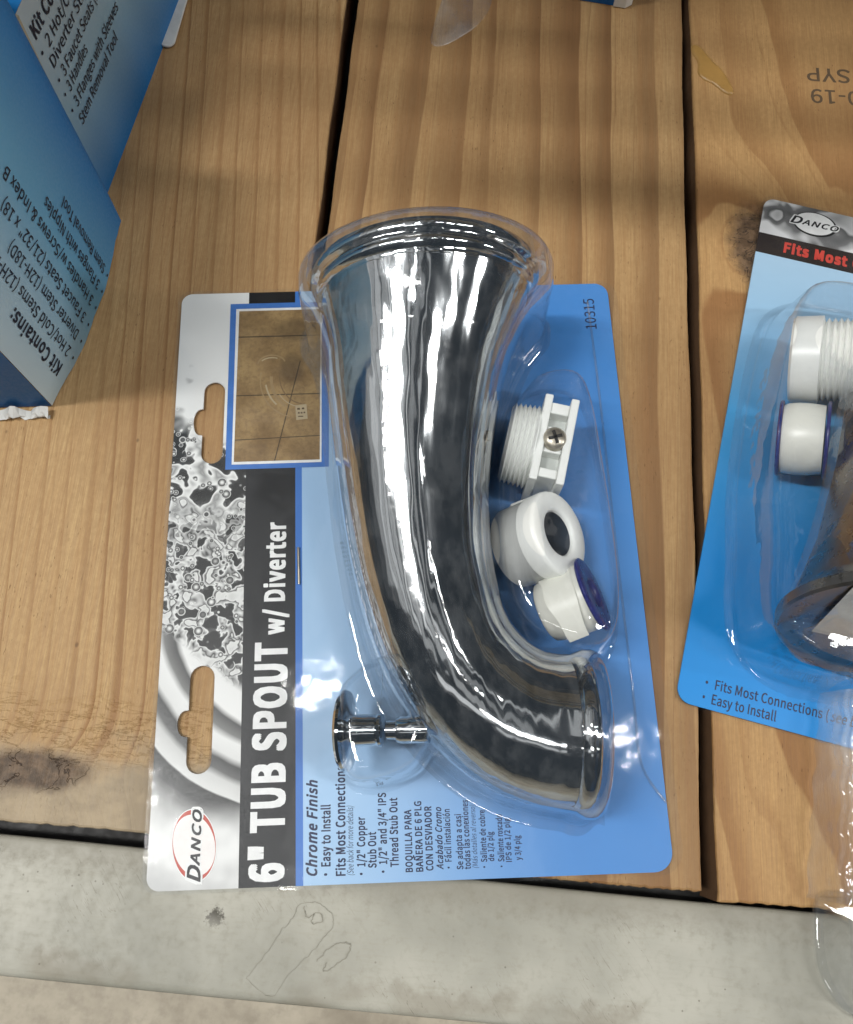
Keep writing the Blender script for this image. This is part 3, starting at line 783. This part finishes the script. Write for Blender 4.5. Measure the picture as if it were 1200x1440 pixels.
box('clamp_rail', at(-4.4, 0, 14.8), (1.35, 15.4, 12.4), M['white'], fit, A, fb, .45)
box('clamp_rail', at(4.4, 0, 14.8), (1.35, 15.4, 12.4), M['white'], fit, A, fb, .45)
box('clamp_bridge', at(0, 11.2, 15.6), (3.1, 2.0, 10.4), M['white'], fit, A, fb, .5)
box('clamp_bridge', at(0, -12.0, 15.6), (3.1, 1.6, 10.4), M['white'], fit, A, fb, .5)
box('screw_boss', at(0, 0, 16), (3.1, 4.6, 9.6), M['white'], fit, A, fb, .5)
sc = lathe('screw', [(0, 4.0), (.6, 4.15), (1.5, 3.9), (2.3, 3.1), (2.8, 1.9), (2.95, .3)], at(0, 0, 25.6), (0, 0, 1), M['steel'], fit, 32, True, fb, True, 60)
for k in (0, 1):
    c_ = at(0, 0, 28.05)
    box('cross_slot', c_, (2.3, .55, .62), M['dark'], sc, A + .5 + k * math.pi / 2, (fb[0], fb[1], fb[2]), .12)

rb = (46.0, 0.0, 2.1)
bush = in_pack('plastic_bushing', *rb)
tag(bush, 'smooth white plastic ring bushing with open bore, below the adapter with the screw', 'bushing')
av = Vector((.70, .06, .70)).normalized(); fc = Vector((50.6, -1.2, 24.2))
lathe('ring', [(-18, 7.4), (-18.4, 12.4), (-17.8, 13.3), (-7, 13.6), (-6.6, 14.1), (-1.4, 14.2), (-.4, 13.8), (0, 13.0), (0, 8.5), (-.4, 7.8), (-1.2, 7.4), (-18, 7.4)], fc, av, M['white'], bush, 64, False, rb, True, 50)
lathe('bore', [(-17.5, 7.3), (-1.6, 7.3)], fc, av, M['bore'], bush, 48, False, rb)
box('lug', (41.0, 10.8, 11.5), (4.5, 2.2, 5.5), M['white'], bush, .35, rb, .8)

tb = (52.0, -22.0, 2.1)
tape = in_pack('thread_tape_roll', *tb)
tag(tape, 'loose roll of white thread tape on a navy spool beside the chrome mouth', 'tape roll', 'thread tape rolls in the packs')
ta = Vector((.86, .26, .44)).normalized(); tc = Vector((60.0, -20.5, 20.0))
random.seed(3)
lathe('tape', [(-17.0, 5.0), (-16.8, 8.4), (-16, 9.6), (-12, 10.5), (-8, 10.8), (-4, 10.9), (-1.0, 10.7), (-.9, 5)], tc, ta, M['tape'], tape, 48, True, tb, True, 50)
lathe('spool_flange', [(-.8, 2), (-.8, 11.8), (-.4, 12.2), (.2, 12.2), (.5, 11.8), (.55, 5.2), (.1, 4.8), (-.7, 4.6)], tc, ta, M['navy'], tape, 48, True, tb, True, 50)
# slack tape end
pts = []
V = []
for i in range(26):
    f = i / 25; th = math.radians(210 + 120 * f); r = 10.9 + 3.2 * f * f
    a = ta; e1 = a.cross(Vector((0, 0, 1))).normalized(); e2 = a.cross(e1)
    for s_ in (-13.5 + 3 * f, -9, -5, -2.0 - 2 * f):
        q = tc + a * (s_ + .4 * math.sin(f * 9 + s_)) + e1 * (r * math.cos(th)) + e2 * (r * math.sin(th)) - Vector(tb)
        V.append(tuple(q))
mesh('slack_end', V, grid_faces(26, 4, False), M['tape'], tape, True)

# ------------------------------------------------------------------ the second pack at the right
PR = (80.6, 35.1, 0.0); RR = math.radians(-11.0)
def pw2(u, v, z): return (PR[0] + u * math.cos(RR) - v * math.sin(RR), PR[1] + u * math.sin(RR) + v * math.cos(RR), z)
def card2_print():
    m = Mat('second_printed_card'); u, v, z = m.coords(); u = u * 1000.0; v = v * 1000.0
    g0 = lambda k: lin(k, k, k)
    blue = m.ramp((v / 180.0).clamp(), [(0, lin(0, 142, 222)), (.28, lin(8, 134, 210)), (.6, lin(70, 158, 214)), (.85, lin(160, 200, 230)), (1, lin(176, 208, 232))])
    n = m.noise(m.vec(u + v * .5, v - u * .3), .05, 2, .5, .4)
    head = m.ramp(n, [(.3, g0(205)), (.45, g0(228)), (.5, g0(120)), (.56, g0(90)), (.6, g0(200)), (.75, g0(150))])
    c = m.mix(v.gt(177.2), blue, lin(42, 34, 32)); c = m.mix(v.gt(186.4), c, head)
    return m.pbr(c, .4, 0, None, .45)
pack2 = empty('blister_pack', pw2(0, 0, 0), RR)
tag(pack2, 'bright blue blister pack with red lettering on its header, cut off by the right edge', 'blister pack', 'carded blister packs on the planks')
M['card2'] = card2_print()
V, F = fill2d([rrect(0, 0, 160, 203, (4, 4, 5, 5))], 1.5, .8); card2 = mesh('card', V, F, M['card2'], pack2)
V, F = fill2d([rrect(-1.0, -1.0, 161, 204, (4, 4, 5, 5))], 1.95, 1.95); mesh('front_sheet', V, F, M['sheet'], pack2)
def flat_text(name, s, u0, v0, cap, ln, mat, bold=0, shear=0, z=1.56, par=None):
    return lettering(name, s, lambda a, t, q: (u0 + a, v0 + t, z + q), cap, ln, mat, par or card2, bold, shear)
flat_text('header_lettering', 'Fits Most Connections', 10.6, 179.8, 4.3, 60, M['ink_red2'], .05)
flat_text('body_lettering', '· Fits Most Connections (', 8.6, 6.8, 3.2, 40.2, M['ink_blue'], .012)
flat_text('body_lettering', 'see back for details)', 49.6, 6.8, 3.2, 31, M['ink_blue'], .012, .25)
flat_text('body_lettering', '· Easy to Install', 8.4, 1.9, 3.2, 24, M['ink_blue'], .012)
flat('badge_rim', ellipse(20.6, 195.6, 8.6, 5.6, 0), 1.54, M['dark'], card2)
flat('badge_oval', ellipse(20.4, 195.8, 7.9, 5.0, 0), 1.57, M['ink_white'], card2)
for name, ex, mat, z in (('badge_lettering_edge', .12, 'ink_white', 1.60), ('badge_lettering', .03, 'ink', 1.64)):
    flat_text(name, 'D', 11.2, 194.2, 3.4, 4.4, M[mat], ex, .28, z)
    flat_text(name, 'ANCO', 15.6, 194.4, 2.4, 14.2, M[mat], ex, .28, z)
# formed blister and its contents
P = smooth_poly([(11, 140), (14, 149), (24, 153), (90, 154), (110, 150), (114, 60), (108, 22), (54, 19.5), (32, 17), (20, 24), (16.5, 37), (15, 53), (11.0, 74), (9.6, 111)], 3, 220)
dome('blister', P, [(-7, 1.97), (-4.5, 2.3), (-3.4, 5), (-1.8, 14), (-.6, 24), (.3, 28), (2.0, 30.6), (4.5, 31.4)], M['clear'], pack2, 3)
P = smooth_poly([(27, 90), (31, 130), (54, 140), (78, 130), (84, 80), (92, 40), (90, 24), (54, 20), (24, 22), (20, 34), (26, 60)], 3, 160)
dome('spout_blister', P, [(-1.0, 30.9), (.3, 34), (2.5, 46), (5, 56), (9, 62), (15, 65)], M['clear'], pack2, 3)
def in_pack2(name, u, v, z): return empty(name, pw2(u, v, z), RR)
nb = (22, 125, 2.1)
nut = in_pack2('threaded_nut', *nb)
tag(nut, 'white plastic nut with coarse threads in the right-hand blister pack', 'nut')
prof = [(0, 9), (0, 14.2), (.8, 15.0), (9.5, 15.2), (10, 13.4)]
for k in range(7): prof += [(10.2 + k * 1.9, 12.9), (11.1 + k * 1.9, 14.4)]
prof += [(24, 12.6), (24, 9)]
lathe('sleeve', prof, (15.5, 125.5, 14.5), (1, .03, .42), M['white'], nut, 56, True, nb, True, 25)
t2b = (22, 95, 2.1)
tape2 = in_pack2('thread_tape_roll', *t2b)
tag(tape2, 'white thread tape roll standing on its navy spool edge under the white nut', 'tape roll', 'thread tape rolls in the packs')
lathe('tape', [(.6, 4), (.6, 11.4), (2, 12.0), (5, 12.3), (9, 12.2), (13.6, 11.6), (13.8, 4)], (16.2, 95, 13.5), (1, .04, .40), M['tape'], tape2, 48, True, t2b, True, 50)
lathe('spool_flange', [(-.7, 3), (-.7, 12.7), (-.3, 13.0), (.2, 13.0), (.5, 12.7), (.5, 3)], (16.2, 95, 13.5), (1, .04, .40), M['navy'], tape2, 48, True, t2b, True, 50)
lathe('spool_flange', [(0, 3), (0, 12.7), (.4, 13.0), (.9, 13.0), (1.2, 12.7), (1.2, 3)], (29.2, 95.5, 18.8), (1, .04, .40), M['navy'], tape2, 48, True, t2b, True, 50)
s2b = (54, 26, 2.1)
sp2 = in_pack2('tub_spout', *s2b)
tag(sp2, 'brownish satin metal tub spout in the right-hand pack, flange towards the beam', 'tub spout', 'tub spouts in the packs')
prof2 = [(.8, 27.0), (0, 34.5), (-.2, 36.6), (.5, 37.4), (3.5, 37.5), (5, 35.8), (9, 33.0), (30, 27.0), (60, 22.5), (96, 19.5), (104, 17), (108, 10)]
ax2 = Vector((0, 1, -.17)).normalized()
o = lathe('body', prof2, (54, 28.5, 38.8), ax2, M['satin'], sp2, 72, True, s2b, True, 40)
# paper label stuck over the open end
mesh('paper_label', [(x - 54, 27.9 + (z - 38.8) * .17 - 26, z - 2.1) for x, z in ((29, 29), (62, 32), (62, 74), (25, 68))], [(0, 1, 2, 3)], M['paper'], sp2)

# ------------------------------------------------------------------ cartons at the upper left
def bulge(y):
    f = (y - 123.4) / (200 - 123.4); return -143.1 + 10.0 * f + 3.6 * math.sin(math.pi * max(0, min(1, f)))
gA = carton_print('carton_print_near', 1, 0, 84, (184, 204, 214), (104, 164, 198), (6, 104, 170))
gB = carton_print('carton_print_far', 2, 82, 0, (178, 192, 198), (134, 168, 188), (10, 104, 168))
gS = carton_print('carton_print_blue', 2, 82, 0, (22, 120, 190), (18, 104, 172), (16, 92, 156))
cA = empty('carton', (-143.1, 123.4, 0)); bA = (-143.1, 123.4, 0)
tag(cA, 'grey-blue carton with sideways kit list and torn lower corner, nearest the left edge', 'carton', 'blue kit cartons at the back of the shelf')
ys = [123.4 + (204 - 123.4) * k / 24 for k in range(25)]
right = [(bulge(min(y, 200)) , y) for y in ys] + [(-137.5, 211.5), (-141.6, 215.3)]
V = []; F = []
rnd = random.Random(5)
zs = [.5, 12, 30, 50, 70, 90, 110, 130]
for z in zs:
    for i, (x, y) in enumerate(right): V.append((x - bA[0] - .02 * z * 0 + (rnd.uniform(-.15, .15) if z < 1 else 0), y - bA[1], z + (.6 * math.sin(i * .7) + .5 if z < 1 else 0)))
F = grid_faces(len(zs), len(right), False)
mesh('text_panel', V, F, gA, cA, True)
# the other panels of that carton
def quad(name, pts, mat, par, b, nx=1): return mesh(name, [(x - b[0], y - b[1], z - b[2]) for x, y, z in pts], [tuple(range(len(pts)))], mat, par)
quad('end_panel', [(-143.3, 123.3, 1), (-240, 112, 1), (-240, 112, 130), (-143.3, 123.3, 130)], gS, cA, bA)
quad('top_panel', [(x, y, 130.1) for x, y in right] + [(-240, 215, 130.1), (-240, 112, 130.1)], gS, cA, bA)
textsA = [('Kit Contains:', 136.6, 8, 46, 4.6, .022), ('· 2 Hot/Cold Stems (12H-18HC)', 143.6, 3.5, 76, 3.9, .004), ('· Diverter Stem (12H-18D)', 150.6, 3.5, 62, 3.9, .004), ('· 3 Faucet Seats (21/32" x 18)', 157.6, 3.5, 73, 3.9, .004),
          ('· 3 Handles w/Screws & Index B', 165.2, 3, 78, 3.9, .004), ('· 3 Flanges with Nipples', 172.6, 2.5, 55, 3.9, .004), ('· Stem Removal Tool', 180.0, 2, 45.6, 3.9, .004)]
for s, y0, z0, z1, cap, bold in textsA:
    lettering('list_lettering', s, lambda a, t, q, y0=y0, z0=z0: (bulge(y0 - t) + .35 + q - bA[0], y0 - t - bA[1], z0 + a), cap, z1 - z0, M['ink_carton'], cA, bold)
# torn white fibres at the foot of the corner
V = []
nn = 30
for i in range(nn + 1):
    X = -143 - 45 * i / nn; Y = 123 - 4.8 * i / nn
    h1 = 2.6 + 1.3 * math.sin(i * .9) + rnd.uniform(-1.2, 1.2); h0 = .4
    for j in range(5):
        f = j / 4
        V.append((X - bA[0] + rnd.uniform(-.4, .4), Y - bA[1] - 1.2 - 2.6 * math.sin(math.pi * f) * (.6 + rnd.random() * .6) - (1 - f) * 2, h0 + (h1 - h0) * f))
mesh('torn_edge', V, grid_faces(nn + 1, 5, False), M['tab'], cA)

bB = (-141.2, 215.8, 0); angB = math.atan2(318.3 - 215.6, -128.3 + 141.2)
cB = empty('carton', bB, angB)
tag(cB, 'grey-blue carton with upright kit list, standing behind the torn one', 'carton', 'blue kit cartons at the back of the shelf')
def quadl(name, pts, mat, par): return mesh(name, pts, [tuple(range(len(pts)))], mat, par)
quadl('text_panel', [(0, 0, 0), (150, 0, 0), (150, 0, 82), (0, 0, 82)], gB, cB)
quadl('end_panel', [(0, .1, 0), (0, 90, 0), (0, 90, 82), (0, .1, 82)], gS, cB)
quadl('top_panel', [(0, .05, 82.1), (150, .05, 82.1), (150, 90, 82.1), (0, 90, 82.1)], gS, cB)
ribbon('worn_corner', [(0, 0), (.01, 0)], .01, 0, M['carton_edge'], cB)
bpy.data.objects.remove(bpy.data.objects['worn_corner'])
lathe('worn_corner', [(2, .5), (30, .7), (60, .8), (76, 1.3), (82, 1.6)], (0, 0, 0), (0, 0, 1), M['carton_edge'], cB, 12)
textsB = [('Kit Contains:', 70.0, 4.5, 42, 5.0, .022), ('· 2 Hot/Cold Stems (5/8)', 63.0, 3.5, 70, 4.2, .004), ('  Diverter Stem (12H-1)', 57.0, 6, 66, 4.2, .004), ('· 3 Faucet Seats (5/8)', 50.4, 5, 52, 4.2, .004),
          ('· 3 Handles', 44.6, 4.5, 27, 4.2, .004), ('· 3 Flanges with Sleeves', 37.8, 4, 55, 4.2, .004), ('  Stem Removal Tool', 31.2, 6, 47, 4.2, .004)]
for s, z0, a0, a1, cap, bold in textsB:
    lettering('list_lettering', s, lambda a, t, q, z0=z0, a0=a0: (a0 + a, -.35 - q, z0 + t), cap, a1 - a0, M['ink_carton'], cB, bold)

# carton edge peeking in at the top
cC = empty('carton', (54, 333, 0))
tag(cC, 'corner of a blue and white carton peeking in at the top edge', 'carton', 'blue kit cartons at the back of the shelf')
P = [(-14, 0), (9.5, -3.2), (12, -1.5), (12, 60), (-60, 60), (-60, 6)]
prism('body', P, [(0, .2), (0, 30)], gS, cC)
prism('white_trim', [(4.5, -3.3), (9.7, -4.0), (12.6, -1.8), (12.4, 4), (8, 1.5), (5, -1)], [(.2, .3), (0, .6), (0, 5.5), (.3, 6)], M['paper'], cC)

# white tab beside the far carton
tabP = rrect(-4.0, 0, 2.5, 70, (1, 1, 3.1, 3.1))
tb_ = empty('hang_tab', (-129.2, 290.8, 0), -.06)
tag(tb_, 'pale rounded hang tab poking out beside the far carton', 'tab')
prism('strip', tabP, [(0, 1.0), (0, 1.6), (.2, 1.8)], M['tab'], tb_)

# clear tape scrap lying on the middle plank
ts = empty('tape_scrap', (-7, 316, 0), 0)
tag(ts, 'scrap of clear tape on the middle plank at the top', 'tape')
P = smooth_poly([(-12, -15), (-4, -13.5), (13, 4), (13, 26), (-6, 26), (-12, -6)], 2, 60)
M['scrap'] = clear_plastic('clear_tape_scrap', haze=.16, wav=.3, wscale=.1, base=.05, rough=.25)
dome('strip', P, [(0, .1), (.1, .3), (.6, .35)], M['scrap'], ts, 4)

# clear clamshell corner at lower right
cl = empty('clamshell_pack', (134, -31, -1.5))
tag(cl, 'corner of a clear plastic clamshell overhanging the beam at lower right', 'clamshell')
P = smooth_poly([(-9.5, 8), (-10.2, -6), (-8, -13), (-3.5, -18), (3, -20.5), (60, -26), (60, 10), (-8, 10)], 1, 120)
dome('tray', P, [(-3.0, 2.0), (-2.6, 3.0), (-.6, 4.0), (0, 9), (.4, 17), (1.2, 19), (3.5, 19.6)], M['clear2'], cl, 5)
P2 = smooth_poly([(-11.5, 8), (-12.4, -6.5), (-10, -14.5), (-5, -20), (2.5, -23), (60, -29), (60, 11), (-10, 11)], 1, 120)
dome('rim', P2, [(0, 1.6), (-.2, 2.2), (.3, 2.6), (1.2, 2.7)], M['clear2'], cl, 2)
V = []
for i in range(41):
    f = i / 40; Y = 10 + 62 * f; X0 = -14.5 + 8 * f + .5 * math.sin(i * .8)
    for j in range(15):
        g = j / 14
        V.append((X0 + 7.0 * g * (1 - .2 * f), Y, 3.0 + 16 * math.sin(math.pi * min(1, g * .62 + .0)) + .7 * math.sin(j * 2.1) + .3 * math.sin(i * 1.3 + j)))
mesh('ridged_wall', V, grid_faces(41, 15, False), M['milky'], cl, True)

# dried tape residue outline on the beam, part of the beam
R0 = [(-47.6, -13.0), (-39.5, -17.2), (-35, -11), (-30, -5.5), (-26.5, -1), (-23.6, 3.2), (-24.5, 6.6), (-29, 9.2), (-34, 8.4), (-36.5, 3.6), (-39, .5), (-42, -5), (-47.6, -13.0)]
rnd2 = random.Random(9)
def scrawl(pts, jit, sub_=6):
    Q = spline([tuple(p) for p in pts], sub_); return [(x + rnd2.uniform(-jit, jit), y + rnd2.uniform(-jit, jit)) for x, y in Q]
M['grime'] = plain('dried_glue_line', (146, 143, 130), .8)
ribbon('tape_residue', scrawl(R0, .25), .06, .06, M['grime'], beam)
ribbon('tape_residue', scrawl([(-33, 8), (-31.5, 5), (-28, 6.5), (-27, 4), (-30, 3.5), (-29.5, 6)], .3), .10, .06, M['grime'], beam)
ribbon('tape_residue', scrawl([(-27, -7), (-24, -3), (-20, -1), (-17.5, -1.5), (-19, -5), (-23, -8.5), (-25, -9), (-24, -7)], .35), .12, .06, M['grime'], beam)
